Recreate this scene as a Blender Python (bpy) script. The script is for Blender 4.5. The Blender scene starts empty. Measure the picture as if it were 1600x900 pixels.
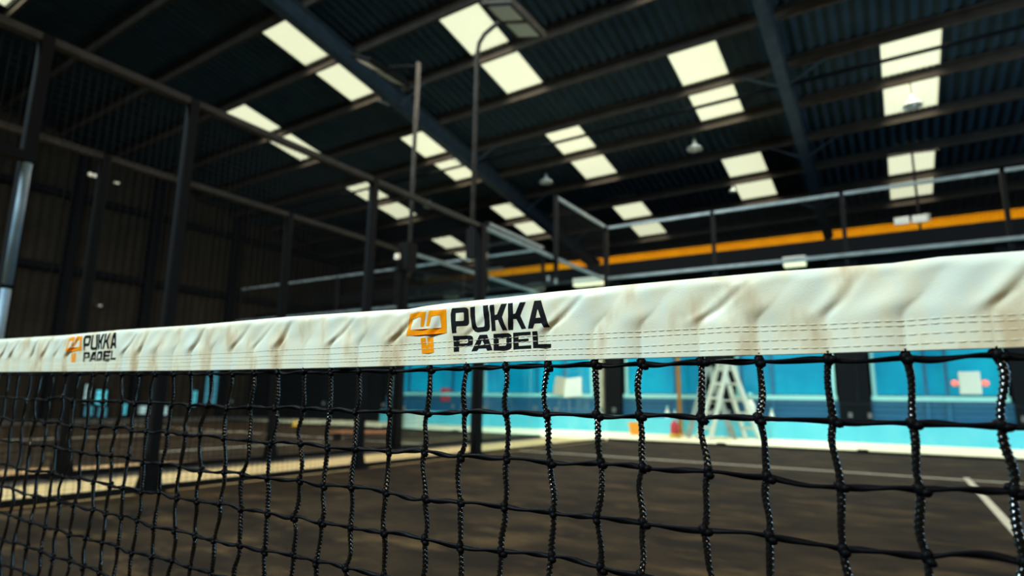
import bpy, math, random
import numpy as np
from mathutils import Vector, Matrix

C = bpy.context.scene.collection
R = random.Random(7)
PI = math.pi

# ------------------------------------------------------------------ camera
sc = bpy.context.scene
cam_d = bpy.data.cameras.new('camera')
cam = bpy.data.objects.new('camera', cam_d); C.objects.link(cam)
YAW, PITCH, ROLL = -0.5623, 0.1826, 0.0157
fw = Vector((math.sin(YAW)*math.cos(PITCH), math.cos(YAW)*math.cos(PITCH), math.sin(PITCH)))
rt = Vector((math.cos(YAW), -math.sin(YAW), 0)); up = rt.cross(fw)
r2 = rt*math.cos(ROLL)+up*math.sin(ROLL); u2 = -rt*math.sin(ROLL)+up*math.cos(ROLL)
cam.matrix_world = Matrix(((r2.x, u2.x, -fw.x, -0.4834), (r2.y, u2.y, -fw.y, -0.4516),
                           (r2.z, u2.z, -fw.z, 0.6867), (0, 0, 0, 1)))
cam_d.sensor_width = 36; cam_d.lens = 952.19/1600*36
cam_d.clip_start = 0.02; cam_d.clip_end = 200
cam_d.dof.use_dof = True; cam_d.dof.focus_distance = 0.54; cam_d.dof.aperture_fstop = 5.2
sc.camera = cam
sc.cycles.transparent_max_bounces = 32

# ------------------------------------------------------------------ world, light, exposure
w = bpy.data.worlds.new('world'); sc.world = w; w.use_nodes = True
w.node_tree.nodes['Background'].inputs[0].default_value = (0.5, 0.75, 1.0, 1)
w.node_tree.nodes['Background'].inputs[1].default_value = 0.02     # the sky outside the closed hall
sc.view_settings.view_transform = 'Standard'; sc.view_settings.look = 'None'
sc.view_settings.exposure = 0.0; sc.view_settings.gamma = 1.0; sc.view_settings.use_curve_mapping = False

def area(name, loc, target, sx, sy, power, col, spread=180):
    l = bpy.data.lights.new(name, 'AREA'); l.shape = 'RECTANGLE'; l.size = sx; l.size_y = sy
    l.energy = power; l.color = col; l.spread = math.radians(spread)
    o = bpy.data.objects.new(name, l); C.objects.link(o); o.location = loc
    o.rotation_euler = (Vector(target)-Vector(loc)).to_track_quat('-Z', 'Y').to_euler()
    return o
# daylight of the roof lights behind and above the camera, plus two unseen added fills
area('roof_daylight_cool', (-7.2, -5.8, 8.8), (-3.5, 0.5, 0), 2.5, 2.5, 2350, (0.68, 0.92, 1.0))
area('side_fill_blue', (8.8, 9.0, 2.6), (0.0, 11.0, 5.5), 5, 4, 800, (0.42, 0.74, 1.0))  # added unseen blue fill from the right, lifts rafter and roof sheets
area('roof_daylight_warm', (4.5, -4.2, 8.8), (0.0, 1.0, 0), 7, 5, 800, (1.0, 0.80, 0.46))
area('beam_fill', (-5.0, 20.4, 6.5), (-5.0, 22.5, 6.25), 24, 0.5, 250, (1.0, 0.92, 0.7))  # hidden strip added to light the crane beam

# ------------------------------------------------------------------ materials
def mat(name, col, rough=0.6, metal=0.0, spec=0.5, emit=None, es=1.0):
    m = bpy.data.materials.new(name); m.use_nodes = True
    b = m.node_tree.nodes['Principled BSDF']
    b.inputs['Base Color'].default_value = (*col, 1); b.inputs['Roughness'].default_value = rough
    b.inputs['Metallic'].default_value = metal; b.inputs['Specular IOR Level'].default_value = spec
    if emit:
        b.inputs['Emission Color'].default_value = (*emit, 1); b.inputs['Emission Strength'].default_value = es
    return m
def noisy(name, c1, c2, scale, rough=0.6, bump=0.0, stretch=(1, 1, 1), lo=0.35, hi=0.65, detail=5, spec=0.5, metal=0.0, bscale=None):
    m = mat(name, c1, rough, metal, spec); nt = m.node_tree; b = nt.nodes['Principled BSDF']
    tc = nt.nodes.new('ShaderNodeTexCoord'); mp = nt.nodes.new('ShaderNodeMapping')
    mp.inputs['Scale'].default_value = stretch
    n = nt.nodes.new('ShaderNodeTexNoise'); n.inputs['Scale'].default_value = scale; n.inputs['Detail'].default_value = detail
    r = nt.nodes.new('ShaderNodeValToRGB')
    r.color_ramp.elements[0].position = lo; r.color_ramp.elements[1].position = hi
    r.color_ramp.elements[0].color = (*c1, 1); r.color_ramp.elements[1].color = (*c2, 1)
    nt.links.new(tc.outputs['Object'], mp.inputs[0]); nt.links.new(mp.outputs[0], n.inputs['Vector'])
    nt.links.new(n.outputs['Fac'], r.inputs[0]); nt.links.new(r.outputs[0], b.inputs['Base Color'])
    if bump:
        n2 = nt.nodes.new('ShaderNodeTexNoise'); n2.inputs['Scale'].default_value = bscale or scale*4
        bp = nt.nodes.new('ShaderNodeBump'); bp.inputs['Strength'].default_value = bump; bp.inputs['Distance'].default_value = 0.01
        nt.links.new(tc.outputs['Object'], n2.inputs['Vector'])
        nt.links.new(n2.outputs['Fac'], bp.inputs['Height']); nt.links.new(bp.outputs[0], b.inputs['Normal'])
    return m
def glass_mat(name, tint, gloss=0.06):
    m = bpy.data.materials.new(name); m.use_nodes = True; nt = m.node_tree; nt.nodes.clear()
    o = nt.nodes.new('ShaderNodeOutputMaterial'); t = nt.nodes.new('ShaderNodeBsdfTransparent')
    t.inputs[0].default_value = (*tint, 1)
    g = nt.nodes.new('ShaderNodeBsdfGlossy'); g.inputs['Roughness'].default_value = 0.02
    g.inputs[0].default_value = (0.8, 0.95, 1.0, 1)
    lw = nt.nodes.new('ShaderNodeFresnel'); lw.inputs[0].default_value = 1.45
    mx = nt.nodes.new('ShaderNodeMixShader')
    ge = nt.nodes.new('ShaderNodeNewGeometry'); ma = nt.nodes.new('ShaderNodeMath'); ma.operation = 'MULTIPLY_ADD'
    ma.inputs[1].default_value = -1.0; ma.inputs[2].default_value = 1.0
    m3 = nt.nodes.new('ShaderNodeMath'); m3.operation = 'MULTIPLY'
    nt.links.new(ge.outputs['Backfacing'], ma.inputs[0]); nt.links.new(ma.outputs[0], m3.inputs[0]); nt.links.new(lw.outputs[0], m3.inputs[1])
    nt.links.new(m3.outputs[0], mx.inputs[0]); nt.links.new(t.outputs[0], mx.inputs[1]); nt.links.new(g.outputs[0], mx.inputs[2])
    nt.links.new(mx.outputs[0], o.inputs[0])
    return m

M = {}
M['turf'] = noisy('brown_turf', (0.012, 0.008, 0.0055), (0.050, 0.031, 0.015), 1.8, 0.9, 0.5, (1.0, 1.7, 1), 0.40, 0.85, 9, 0.09, bscale=60)
M['line'] = noisy('line_white', (0.52, 0.47, 0.36), (0.62, 0.56, 0.44), 8, 0.9)
M['concrete'] = noisy('pale_concrete', (0.72, 0.62, 0.42), (0.82, 0.73, 0.53), 3.0, 0.75, 0.1)
M['dark_concrete'] = noisy('dark_concrete', (0.05, 0.045, 0.04), (0.08, 0.07, 0.06), 2, 0.8)
M['walk'] = noisy('walkway_concrete', (0.56, 0.39, 0.18), (0.66, 0.47, 0.23), 3.0, 0.8, 0.1, spec=0.2)
M['black_steel'] = mat('black_steel', (0.005, 0.005, 0.0055), 0.6, spec=0.12)
M['grey_steel'] = noisy('grey_steel', (0.030, 0.026, 0.022), (0.055, 0.047, 0.04), 9, 0.55, spec=0.25)
M['rail_steel'] = noisy('rail_steel', (0.20, 0.25, 0.27), (0.30, 0.37, 0.40), 6, 0.4)
M['purlin'] = noisy('purlin_steel', (0.040, 0.034, 0.028), (0.054, 0.046, 0.038), 4, 0.7, spec=0.05)
M['rafter'] = noisy('rafter_steel', (0.028, 0.042, 0.056), (0.04, 0.058, 0.075), 5, 0.6, spec=0.1)
M['sheet'] = noisy('roof_sheet', (0.014, 0.026, 0.036), (0.020, 0.036, 0.048), 2, 0.7, spec=0.06)
M['clad'] = noisy('brown_cladding', (0.022, 0.017, 0.012), (0.034, 0.026, 0.018), 1.5, 0.8, spec=0.1)
M['dark'] = mat('dark_wall', (0.004, 0.005, 0.007), 0.8, spec=0.08)
M['wire'] = mat('black_wire', (0.008, 0.008, 0.008), 0.6, spec=0.1)
M['glass'] = glass_mat('tinted_glass', (0.90, 0.98, 0.99))
M['sky'] = mat('skylight_grp', (0.6, 0.6, 0.5), 0.6, emit=(0.78, 0.81, 0.55), es=1.0)
M['orange_beam'] = noisy('orange_beam', (0.78, 0.32, 0.0), (0.86, 0.38, 0.0), 3, 0.6, spec=0.05)
M['vinyl'] = None
M['black_print'] = mat('black_print', (0.005, 0.005, 0.007), 0.6, spec=0.08)
M['orange_print'] = mat('orange_print', (0.95, 0.31, 0.0), 0.55, spec=0.08)
M['thread'] = mat('thread', (0.72, 0.68, 0.52), 0.7)
M['cord'] = mat('braided_cord', (0.002, 0.0022, 0.003), 0.18, spec=1.0)
M['cord_flat'] = mat('twisted_cord', (0.002, 0.002, 0.003), 0.5, spec=0.05)
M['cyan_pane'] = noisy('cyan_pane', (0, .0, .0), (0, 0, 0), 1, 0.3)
M['navy'] = noisy('navy_boards', (0.008, 0.09, 0.19), (0.012, 0.12, 0.23), 3, 0.6, stretch=(0.3, 1, 6))
M['sill'] = mat('pale_sill', (0.30, 0.62, 0.62), 0.6)
M['kick'] = noisy('pale_cyan_board', (0.09, 0.56, 0.72), (0.14, 0.62, 0.76), 2, 0.6)
M['led'] = mat('led_diffuser', (0.8, 0.75, 0.55), 0.6, emit=(0.80, 0.72, 0.46), es=1.0)
M['white'] = mat('white_enamel', (0.62, 0.64, 0.58), 0.5)
M['lens'] = mat('lamp_lens', (0.75, 0.80, 0.76), 0.25)
M['alu'] = mat('aluminium', (0.62, 0.62, 0.54), 0.5)
M['alu_dark'] = mat('dull_aluminium', (0.34, 0.38, 0.37), 0.5)
M['orange'] = mat('orange_plastic', (0.90, 0.33, 0.01), 0.5)
M['ochre'] = mat('ochre_paint', (0.45, 0.20, 0.03), 0.6)
M['beige'] = mat('beige_paint', (0.36, 0.33, 0.24), 0.6)
M['red'] = mat('red_paint', (0.60, 0.04, 0.06), 0.5)
M['yellow'] = mat('yellow_plastic', (0.80, 0.45, 0.02), 0.5)
M['wood'] = noisy('orange_wood', (0.32, 0.10, 0.03), (0.42, 0.15, 0.05), 4, 0.6, stretch=(8, 1, 1))
M['blue_tube'] = noisy('blue_grey_tube', (0.10, 0.17, 0.24), (0.15, 0.24, 0.32), 6, 0.5)
M['glow'] = mat('bulkhead_glow', (0.8, 0.8, 0.7), 0.5, emit=(0.62, 0.58, 0.44), es=1.0)
M['red_glow'] = mat('red_lamp', (0.8, 0.1, 0.08), 0.5, emit=(0.85, 0.22, 0.16), es=1.0)
M['tan'] = noisy('tan_patch', (0.42, 0.22, 0.08), (0.60, 0.38, 0.18), 2.5, 0.9)
M['pale_pane'] = mat('pale_pane', (0.3, 0.4, 0.4), 0.3, emit=(0.26, 0.42, 0.42))
M['bright_pane'] = mat('bright_pane', (0.1, 0.4, 0.5), 0.3, emit=(0.06, 0.42, 0.50))
M['dim_pane'] = mat('dim_pane', (0.1, 0.3, 0.4), 0.3, emit=(0.012, 0.10, 0.14))
M['shade'] = mat('pale_shade', (0.36, 0.42, 0.42), 0.5)
M['zinc'] = mat('zinc', (0.3, 0.3, 0.28), 0.4, 0.6)

def turf_material():
    m = M['turf']; nt = m.node_tree; b = nt.nodes['Principled BSDF']
    tc = [n for n in nt.nodes if n.type == 'TEX_COORD'][0]; ramp = [n for n in nt.nodes if n.type == 'VALTORGB'][0]
    mp = nt.nodes.new('ShaderNodeMapping'); mp.inputs['Scale'].default_value = (0.8, 1.6, 1); mp.inputs['Rotation'].default_value = (0, 0, 0.5)
    n = nt.nodes.new('ShaderNodeTexNoise'); n.inputs['Scale'].default_value = 2.6; n.inputs['Detail'].default_value = 9; n.inputs['Roughness'].default_value = 0.65
    r = nt.nodes.new('ShaderNodeValToRGB'); r.color_ramp.elements[0].position = 0.52; r.color_ramp.elements[1].position = 0.78
    r.color_ramp.elements[0].color = (0, 0, 0, 1); r.color_ramp.elements[1].color = (1, 1, 1, 1)
    mx = nt.nodes.new('ShaderNodeMix'); mx.data_type = 'RGBA'; mx.inputs[7].default_value = (0.115, 0.070, 0.030, 1)
    nt.links.new(tc.outputs['Object'], mp.inputs[0]); nt.links.new(mp.outputs[0], n.inputs['Vector']); nt.links.new(n.outputs['Fac'], r.inputs[0])
    nt.links.new(r.outputs[0], mx.inputs[0]); nt.links.new(ramp.outputs[0], mx.inputs[6]); nt.links.new(mx.outputs[2], b.inputs['Base Color'])
turf_material()

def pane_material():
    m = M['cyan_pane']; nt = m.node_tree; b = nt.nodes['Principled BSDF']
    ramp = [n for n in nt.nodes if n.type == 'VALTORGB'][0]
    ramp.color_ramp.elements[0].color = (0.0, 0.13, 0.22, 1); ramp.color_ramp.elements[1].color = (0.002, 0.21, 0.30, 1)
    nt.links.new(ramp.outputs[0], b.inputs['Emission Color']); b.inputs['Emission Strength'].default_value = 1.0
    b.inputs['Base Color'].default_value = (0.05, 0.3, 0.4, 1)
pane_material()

def vinyl_material():
    m = mat('white_vinyl', (0.80, 0.78, 0.66), 0.42, spec=0.4); nt = m.node_tree; b = nt.nodes['Principled BSDF']
    tc = nt.nodes.new('ShaderNodeTexCoord')
    v = nt.nodes.new('ShaderNodeTexVoronoi'); v.inputs['Scale'].default_value = 1300
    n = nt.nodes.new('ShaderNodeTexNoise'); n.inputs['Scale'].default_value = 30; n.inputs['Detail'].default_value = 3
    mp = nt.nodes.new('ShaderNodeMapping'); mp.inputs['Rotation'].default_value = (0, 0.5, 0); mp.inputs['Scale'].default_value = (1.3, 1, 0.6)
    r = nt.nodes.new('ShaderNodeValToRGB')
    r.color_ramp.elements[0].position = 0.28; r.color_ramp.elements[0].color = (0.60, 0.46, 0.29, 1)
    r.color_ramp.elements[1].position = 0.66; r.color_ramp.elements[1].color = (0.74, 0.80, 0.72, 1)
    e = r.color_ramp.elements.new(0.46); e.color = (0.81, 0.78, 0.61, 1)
    bp = nt.nodes.new('ShaderNodeBump'); bp.inputs['Strength'].default_value = 0.25; bp.inputs['Distance'].default_value = 0.0003
    nt.links.new(tc.outputs['Object'], v.inputs['Vector']); nt.links.new(tc.outputs['Object'], mp.inputs[0]); nt.links.new(mp.outputs[0], n.inputs['Vector'])
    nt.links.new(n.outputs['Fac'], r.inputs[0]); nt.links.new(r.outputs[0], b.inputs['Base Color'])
    nt.links.new(v.outputs['Distance'], bp.inputs['Height']); nt.links.new(bp.outputs[0], b.inputs['Normal'])
    return m
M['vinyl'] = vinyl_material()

# ------------------------------------------------------------------ mesh helpers
class MB:
    def __init__(s): s.v = []; s.f = []
    def add(s, v, f):
        o = len(s.v); s.v += [tuple(p) for p in v]; s.f += [tuple(i+o for i in q) for q in f]; return s
    def box(s, lo, hi):
        x0, y0, z0 = lo; x1, y1, z1 = hi
        return s.add([(x0, y0, z0), (x1, y0, z0), (x1, y1, z0), (x0, y1, z0), (x0, y0, z1), (x1, y0, z1), (x1, y1, z1), (x0, y1, z1)],
                     [(0, 3, 2, 1), (4, 5, 6, 7), (0, 1, 5, 4), (1, 2, 6, 5), (2, 3, 7, 6), (3, 0, 4, 7)])
    def bar(s, a, b, wd, ht, upv=(0, 0, 1)):
        a = Vector(a); b = Vector(b); d = (b-a).normalized(); u = Vector(upv)
        if abs(d.dot(u)) > 0.98: u = Vector((1, 0, 0))
        sd = d.cross(u).normalized(); uu = sd.cross(d)
        v = [p+sd*i*wd/2+uu*j*ht/2 for p in (a, b) for i, j in ((-1, -1), (1, -1), (1, 1), (-1, 1))]
        return s.add(v, [(0, 1, 2, 3), (7, 6, 5, 4), (0, 4, 5, 1), (1, 5, 6, 2), (2, 6, 7, 3), (3, 7, 4, 0)])
    def tube(s, pts, rad, seg=8, caps=True):
        pts = [Vector(p) for p in pts]; n = len(pts); rad = rad if isinstance(rad, (list, tuple)) else [rad]*n
        v = []; u = None
        for i, p in enumerate(pts):
            d = (pts[min(i+1, n-1)]-pts[max(i-1, 0)]).normalized()
            if u is None:
                u = Vector((0, 0, 1)) if abs(d.z) < 0.9 else Vector((1, 0, 0))
            u = (u-d*u.dot(d)).normalized(); wv = d.cross(u)
            v += [p+(u*math.cos(2*PI*k/seg)+wv*math.sin(2*PI*k/seg))*rad[i] for k in range(seg)]
        f = [(i*seg+k, i*seg+(k+1) % seg, (i+1)*seg+(k+1) % seg, (i+1)*seg+k) for i in range(n-1) for k in range(seg)]
        if caps: f += [tuple(range(seg))[::-1], tuple((n-1)*seg+k for k in range(seg))]
        return s.add(v, f)
    def lathe(s, prof, c=(0, 0, 0), seg=14):
        v = [(c[0]+r*math.cos(2*PI*k/seg), c[1]+r*math.sin(2*PI*k/seg), c[2]+z) for r, z in prof for k in range(seg)]
        n = len(prof)
        f = [(i*seg+k, i*seg+(k+1) % seg, (i+1)*seg+(k+1) % seg, (i+1)*seg+k) for i in range(n-1) for k in range(seg)]
        f += [tuple(range(seg))[::-1], tuple((n-1)*seg+k for k in range(seg))]
        return s.add(v, f)
    def prism(s, poly, y0, y1):                       # outline in x,z given depth in y
        n = len(poly)
        v = [(x, y0, z) for x, z in poly]+[(x, y1, z) for x, z in poly]
        return s.add(v, [tuple(range(n)), tuple(range(2*n-1, n-1, -1))]+[(i, i+n, (i+1) % n+n, (i+1) % n) for i in range(n)])
    def build(s, name, m, parent=None, smooth=False, kind=None, bevel=0):
        me = bpy.data.meshes.new(name); me.from_pydata(s.v, [], s.f); me.validate(); me.update()
        return link(name, me, m, parent, smooth, kind, bevel)
def link(name, me, m, parent=None, smooth=False, kind=None, bevel=0):
    if not me.materials: me.materials.append(m)
    if smooth: me.polygons.foreach_set('use_smooth', [True]*len(me.polygons))
    o = bpy.data.objects.new(name, me); C.objects.link(o)
    if parent: o.parent = parent
    if kind: o['kind'] = kind
    if bevel:
        b = o.modifiers.new('bevel', 'BEVEL'); b.width = bevel; b.segments = 2
    return o
def np_mesh(name, V, F):
    me = bpy.data.meshes.new(name); V = np.asarray(V, np.float32); F = np.asarray(F, np.int32)
    me.vertices.add(len(V)); me.vertices.foreach_set('co', V.ravel())
    me.loops.add(F.size); me.loops.foreach_set('vertex_index', F.ravel())
    me.polygons.add(len(F)); me.polygons.foreach_set('loop_start', np.arange(len(F), dtype=np.int32)*F.shape[1])
    me.update(calc_edges=True); me.validate(); return me
def thing(name, label, cat, loc=(0, 0, 0), rz=0, group=None):
    o = bpy.data.objects.new(name, None); C.objects.link(o); o.empty_display_size = 0.1
    o.location = loc; o.rotation_euler = (0, 0, rz); o['label'] = label; o['category'] = cat
    if group: o['group'] = group
    return o
def tag(o, label, cat, group=None):
    o['label'] = label; o['category'] = cat
    if group: o['group'] = group
    return o
def copy_tree(o, parent=None):
    c = o.copy(); C.objects.link(c)
    if parent: c.parent = parent
    for ch in list(o.children): copy_tree(ch, c)
    return c

# ------------------------------------------------------------------ floor and courts
XL, XR, YF, YB = -20.0, 9.0, -13.0, 25.0
MB().box((XL, YF, -0.15), (XR, YB, 0.0)).build('floor', M['dark_concrete'], kind='structure')
MB().box((-6.06, -10, 0.0), (-4.98, 10, 0.011)).build('floor_walkway', M['walk'], kind='structure')
MB().box((-16.4, 10, 0.0), (6.5, 13.3, 0.011)).build('floor_passage', M['concrete'], kind='structure')
def court(x0, x1, lines):
    t = MB().box((x0, -10, 0.0), (x1, 10, 0.012)).build('floor_turf', M['turf'], kind='structure')
    for a, b in lines:
        MB().box((*a, 0.012), (*b, 0.0145)).build('court_line', M['line'], t)
    return t
court(-4.98, 5.0, [((-4.96, 6.90), (4.96, 6.95)), ((-0.025, 0.02), (0.025, 7.15)), ((-4.96, -6.95), (4.96, -6.9)), ((-0.025, -7.15), (0.025, -0.02))])
court(-16.36, -6.44, [((-16.3, 6.90), (-6.5, 6.95)), ((-8.12, 3.7), (-8.02, 6.2)), ((-11.43, 0.1), (-11.37, 7.15))])

# ------------------------------------------------------------------ roof
SL = 0.161
def zr(y): return 5.592+SL*(21-y)
def yp(k, x): return 7.50+1.36*k-0.028*(x+10.9)          # purlin lines
YV = 19.3                                                  # valley
V = []; F = []
nx = int((XR-XL)/0.2); prof = [(0.0, 0), (0.07, 0), (0.10, 0.045), (0.17, 0.045)]
xs = [(XL+i*0.2+a, b) for i in range(nx) for a, b in prof]
for y in (YF, YV):
    V += [(x, y, zr(y)+0.05+b) for x, b in xs]
n = len(xs)
F = [(i, i+1, n+i+1, n+i) for i in range(n-1)]
ceil = link('ceiling', np_mesh('ceiling', V, F), M['sheet'], kind='structure')
m2 = MB().add([(XL, YV, zr(YV)+0.1), (XR, YV, zr(YV)+0.1), (XR, YB, zr(YV)+5.1), (XL, YB, zr(YV)+5.1)], [(3, 2, 1, 0)])
m2.build('ceiling_next_bay', M['sheet'], kind='structure')
# purlins: zed sections across the bay
for k in range(-12, 10):
    ya, yb = yp(k, XL), yp(k, XR)
    if yp(k, XL) > YV-0.3 or yp(k, XL) < YF+0.3: continue
    m = MB()
    za, zb = zr(ya)+0.05, zr(yb)+0.05
    def sec(x, y, z): return [(x, y, z), (x, y+0.012, z), (x, y, z-0.2), (x, y+0.012, z-0.2), (x, y-0.07, z), (x, y+0.07, z-0.2), (x, y+0.07, z-0.188), (x, y-0.07, z-0.012)]
    a = sec(XL, ya, za); b = sec(XR, yb, zb)
    def quad(i, j): m.add([a[i], a[j], b[j], b[i]], [(0, 1, 2, 3)])
    for i, j in ((0, 2), (1, 3), (4, 1), (7, 0), (2, 5), (3, 6), (5, 6), (4, 7)): quad(i, j)
    m.build('purlin', M['purlin'], ceil)
# rafters with haunch, column and fly braces
for rx in (-9.35, -1.85, 5.65):
    m = MB()
    y0, y1 = YF+0.1, YV+0.25; dz = 0.22
    for (wd, ht, oz) in ((0.20, 0.02, -0.55), (0.014, 0.38, -0.36), (0.20, 0.02, -0.17)):
        m.bar((rx, y0, zr(y0)+oz), (rx, y1, zr(y1)+oz), wd, ht)
    m.build('rafter', M['rafter'], ceil)
    MB().box((rx-0.12, YV-0.02, 0), (rx+0.12, YV+0.25, zr(YV)-0.55)).build('column', M['dark'], ceil)
    m = MB()
    for k in (1, 3, 5, 7):
        for s in (-1, 1):
            y = yp(k, rx); m.bar((rx+s*0.08, y-0.05, zr(y)-0.52), (rx+s*0.75, y, zr(y)-0.12), 0.05, 0.02)
    m.build('fly_brace', M['rafter'], ceil)
MB().tube([(XL, 11.9, 6.78), (-8, 11.72, 6.78), (0, 11.5, 6.77), (XR, 11.3, 6.76)], 0.04, 8).build('conduit', M['dark'], ceil)
m = MB()
for x in np.arange(XL+1, XR, 3.55): m.bar((x, 11.6, 6.75), (x, 11.6, zr(11.6)), 0.02, 0.02)
m.build('conduit_hanger', M['dark'], ceil)
# roof lights: pairs between the purlins
COLS = {-0.25: (-6, -3, 0, 3, 6), -3.76: (-4, -1, 2, 5), -7.30: (-6, -3, 0, 3, 6), -10.87: (-7, -4, -1, 2, 5), -14.45: (-6, -3, 0, 3, 6), -18.0: (-4, -1, 2, 5)}
cshift = {-0.25: 3, -3.76: 2, -7.30: 0, -10.87: -1, -14.45: 0, -18.0: -1}
nwin = 0
def skylight(x0, k):
    global nwin
    nwin += 1
    wd = 0.92
    v = []; xx = np.linspace(x0, x0+wd, 19)
    for e in (0, 1):
        for j, x in enumerate(xx):
            y = yp(k, x)+(0.02 if e == 0 else 1.36-0.03)
            v.append((x, y, zr(y)+0.035+0.012*(j % 2)))
    o = MB().add(v, [(i, i+1, 19+i+1, 19+i) for i in range(18)]).build('window_%d' % nwin, M['sky'], kind='structure')
    f = MB()
    for xq in (x0-0.02, x0+wd+0.02):
        a = (xq, yp(k, xq)+0.02, zr(yp(k, xq))+0.03); b = (xq, yp(k+1, xq)-0.02, zr(yp(k+1, xq))+0.03)
        f.bar(a, b, 0.04, 0.03)
    f.build('window_frame', M['sheet'], o)
    l = bpy.data.lights.new('roof_window_daylight', 'AREA'); l.shape = 'RECTANGLE'; l.size = wd; l.size_y = 1.25; l.energy = 48; l.spread = math.radians(150); l.color = (1.0, 0.90, 0.70)
    lo = bpy.data.objects.new('roof_window_daylight', l); C.objects.link(lo); lo.parent = o
    yc = yp(k, x0+wd/2)+0.68; lo.location = (x0+wd/2, yc, zr(yc)-0.0); lo.rotation_euler = (-math.atan(SL), 0, 0)
PAIRS = {-0.25: (3, 6), -3.76: (2, 5, -1), -7.30: (0, 3, 6, -3), -10.87: (-1, 2, 5), -14.45: (0, 3, 6)}
for x0, ks in PAIRS.items():
    for k in ks:
        if x0 == -14.45 and k == -3: continue
        skylight(x0, k); skylight(x0, k+1)
skylight(-15.3, -4)
# ------------------------------------------------------------------ walls
MB().box((XL-0.2, YF-0.2, 0), (XR+0.2, YF, 12)).build('wall_front', M['dark'], kind='structure')
MB().box((XR, YF, 0), (XR+0.2, YB, 12)).build('wall_right', M['dark'], kind='structure')
MB().box((XL-0.2, YB, 0), (XR+0.2, YB+0.2, 12)).build('wall_back', M['dark'], kind='structure')
v = []; pr = [(0, 0), (0.10, 0), (0.13, 0.04), (0.22, 0.04), (0.25, 0)]
ys = [(YF+i*0.25+a, b) for i in range(int((YB-YF)/0.25)) for a, b in pr[:4]]
for z in (0, 12): v += [(XL+b, y, z) for y, b in ys]
wl = link('wall_left', np_mesh('wall_left', v, [(i+1, i, len(ys)+i, len(ys)+i+1) for i in range(len(ys)-1)]), M['clad'], kind='structure')
for y in (-3, 2.0, 7.0, 9.2, 12.0, 16.9, 21):
    MB().box((XL+0.05, y-0.12, 0), (XL+0.3, y+0.12, min(zr(y), 11))).build('column', M['dark'], wl)
for z in (2.0, 4.1, 6.2):
    MB().box((XL+0.05, YF, z-0.09), (XL+0.22, YB, z+0.09)).build('sheeting_rail', M['dark'], wl)

# ------------------------------------------------------------------ lit passage behind the courts, deck above it
YW = 13.3
wb = MB().box((-13.6, YW, 0), (XR, YW+0.15, 3.6)).build('wall_passage', M['dark'], kind='structure')
MB().box((XL, YW-0.2, 0), (-13.6, YW+0.15, 3.6)).build('wall_passage_shutter', M['dark'], kind='structure')
MB().box((-16.5, 12.75, 3.62), (XR, 16.5, 3.92)).build('ceiling_deck', M['dark'], kind='structure')
MB().box((-13.5, YW-0.30, 0.0), (XR, YW, 0.36)).build('trim_1', M['kick'], wb, bevel=0.01)
for i in range(4):
    MB().box((-13.5, YW-0.05-0.012*(i % 2), 0.36+i*0.108), (XR, YW, 0.36+i*0.108+0.100)).build('dado_board', M['navy'], wb)
wins = [(-13.3, -10.15), (-9.95, -6.75), (-5.93, -4.08), (-3.42, -1.54), (-0.92, 1.12), (1.75, 4.2), (4.6, 8.6)]
for i, (a, b) in enumerate(wins):
    nwin += 1
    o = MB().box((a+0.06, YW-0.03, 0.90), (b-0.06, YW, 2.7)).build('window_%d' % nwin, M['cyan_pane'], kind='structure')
    f = MB(); f.box((a, YW-0.06, 0.88), (a+0.07, YW, 2.75)); f.box((b-0.07, YW-0.06, 0.88), (b, YW, 2.75)); f.box((a, YW-0.06, 2.68), (b, YW, 2.75))
    f.build('window_frame', M['sill'], o)
    MB().box((a-0.02, YW-0.12, 0.79), (b+0.02, YW, 0.88)).build('window_sill', M['sill'], o)
    if b-a > 2.2:
        bars = {0: (-12.6, -11.8, -11.0), 1: (-9.2, -8.3, -7.5)}.get(i, np.arange(a+0.8, b-0.3, 0.8))
    else: bars = ()
    bars = {2: (-4.73,), 3: (-3.30, -2.69), 4: (-0.06, 0.26)}.get(i, bars)  # added bars standing in for dark lines across these panes
    if 1:
        for q in bars:
            MB().box((q-0.03, YW-0.10, 0.37), (q+0.03, YW-0.06, 2.68)).build('navy_bar', M['navy'], o)
for xx, wd in ((-6.19, 0.40), (-3.76, 0.50), (-1.23, 0.54), (1.43, 0.5), (4.4, 0.35)):
    MB().box((xx-wd/2, YW-0.16, 0.36), (xx+wd/2, YW-0.02, 3.6)).build('pillar', M['dark'], wb)
MB().box((-6.56, YW-0.2, 0.36), (-6.43, YW-0.06, 3.6)).build('pillar', M['beige'], wb)
# ceiling lights of the passage
for i, x in ((1, -6.55), (2, -2.05), (3, 2.1)):
    wd = 0.42 if i > 1 else 0.85
    t = thing('ceiling_light', ['pale batten light under the dark deck, farthest left of its row', 'pale batten light under the deck, leftmost of its row, above the beige pillar', 'pale batten light under the deck, above the tape midway to the right', 'pale batten light under the deck at the right edge'][i], 'light', (x, 12.7, 3.45), 0, 'batten lights under the deck')
    MB().box((-wd/2, -0.1, 0.04), (wd/2, 0.1, 0.17)).build('body', M['white'], t, bevel=0.01)
    MB().box((-wd/2+0.01, -0.09, -0.02), (wd/2-0.01, 0.09, 0.04)).build('diffuser', M['led'], t, bevel=0.01)
    l = bpy.data.lights.new('batten_lamp', 'AREA'); l.shape = 'RECTANGLE'; l.size = wd; l.size_y = 0.2; l.energy = 88; l.color = (1, 0.93, 0.76); l.spread = math.radians(125)
    o = bpy.data.objects.new('batten_lamp', l); C.objects.link(o); o.parent = t; o.location = (0, -0.05, -0.03); o.rotation_euler = (-0.25, 0, 0)
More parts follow.
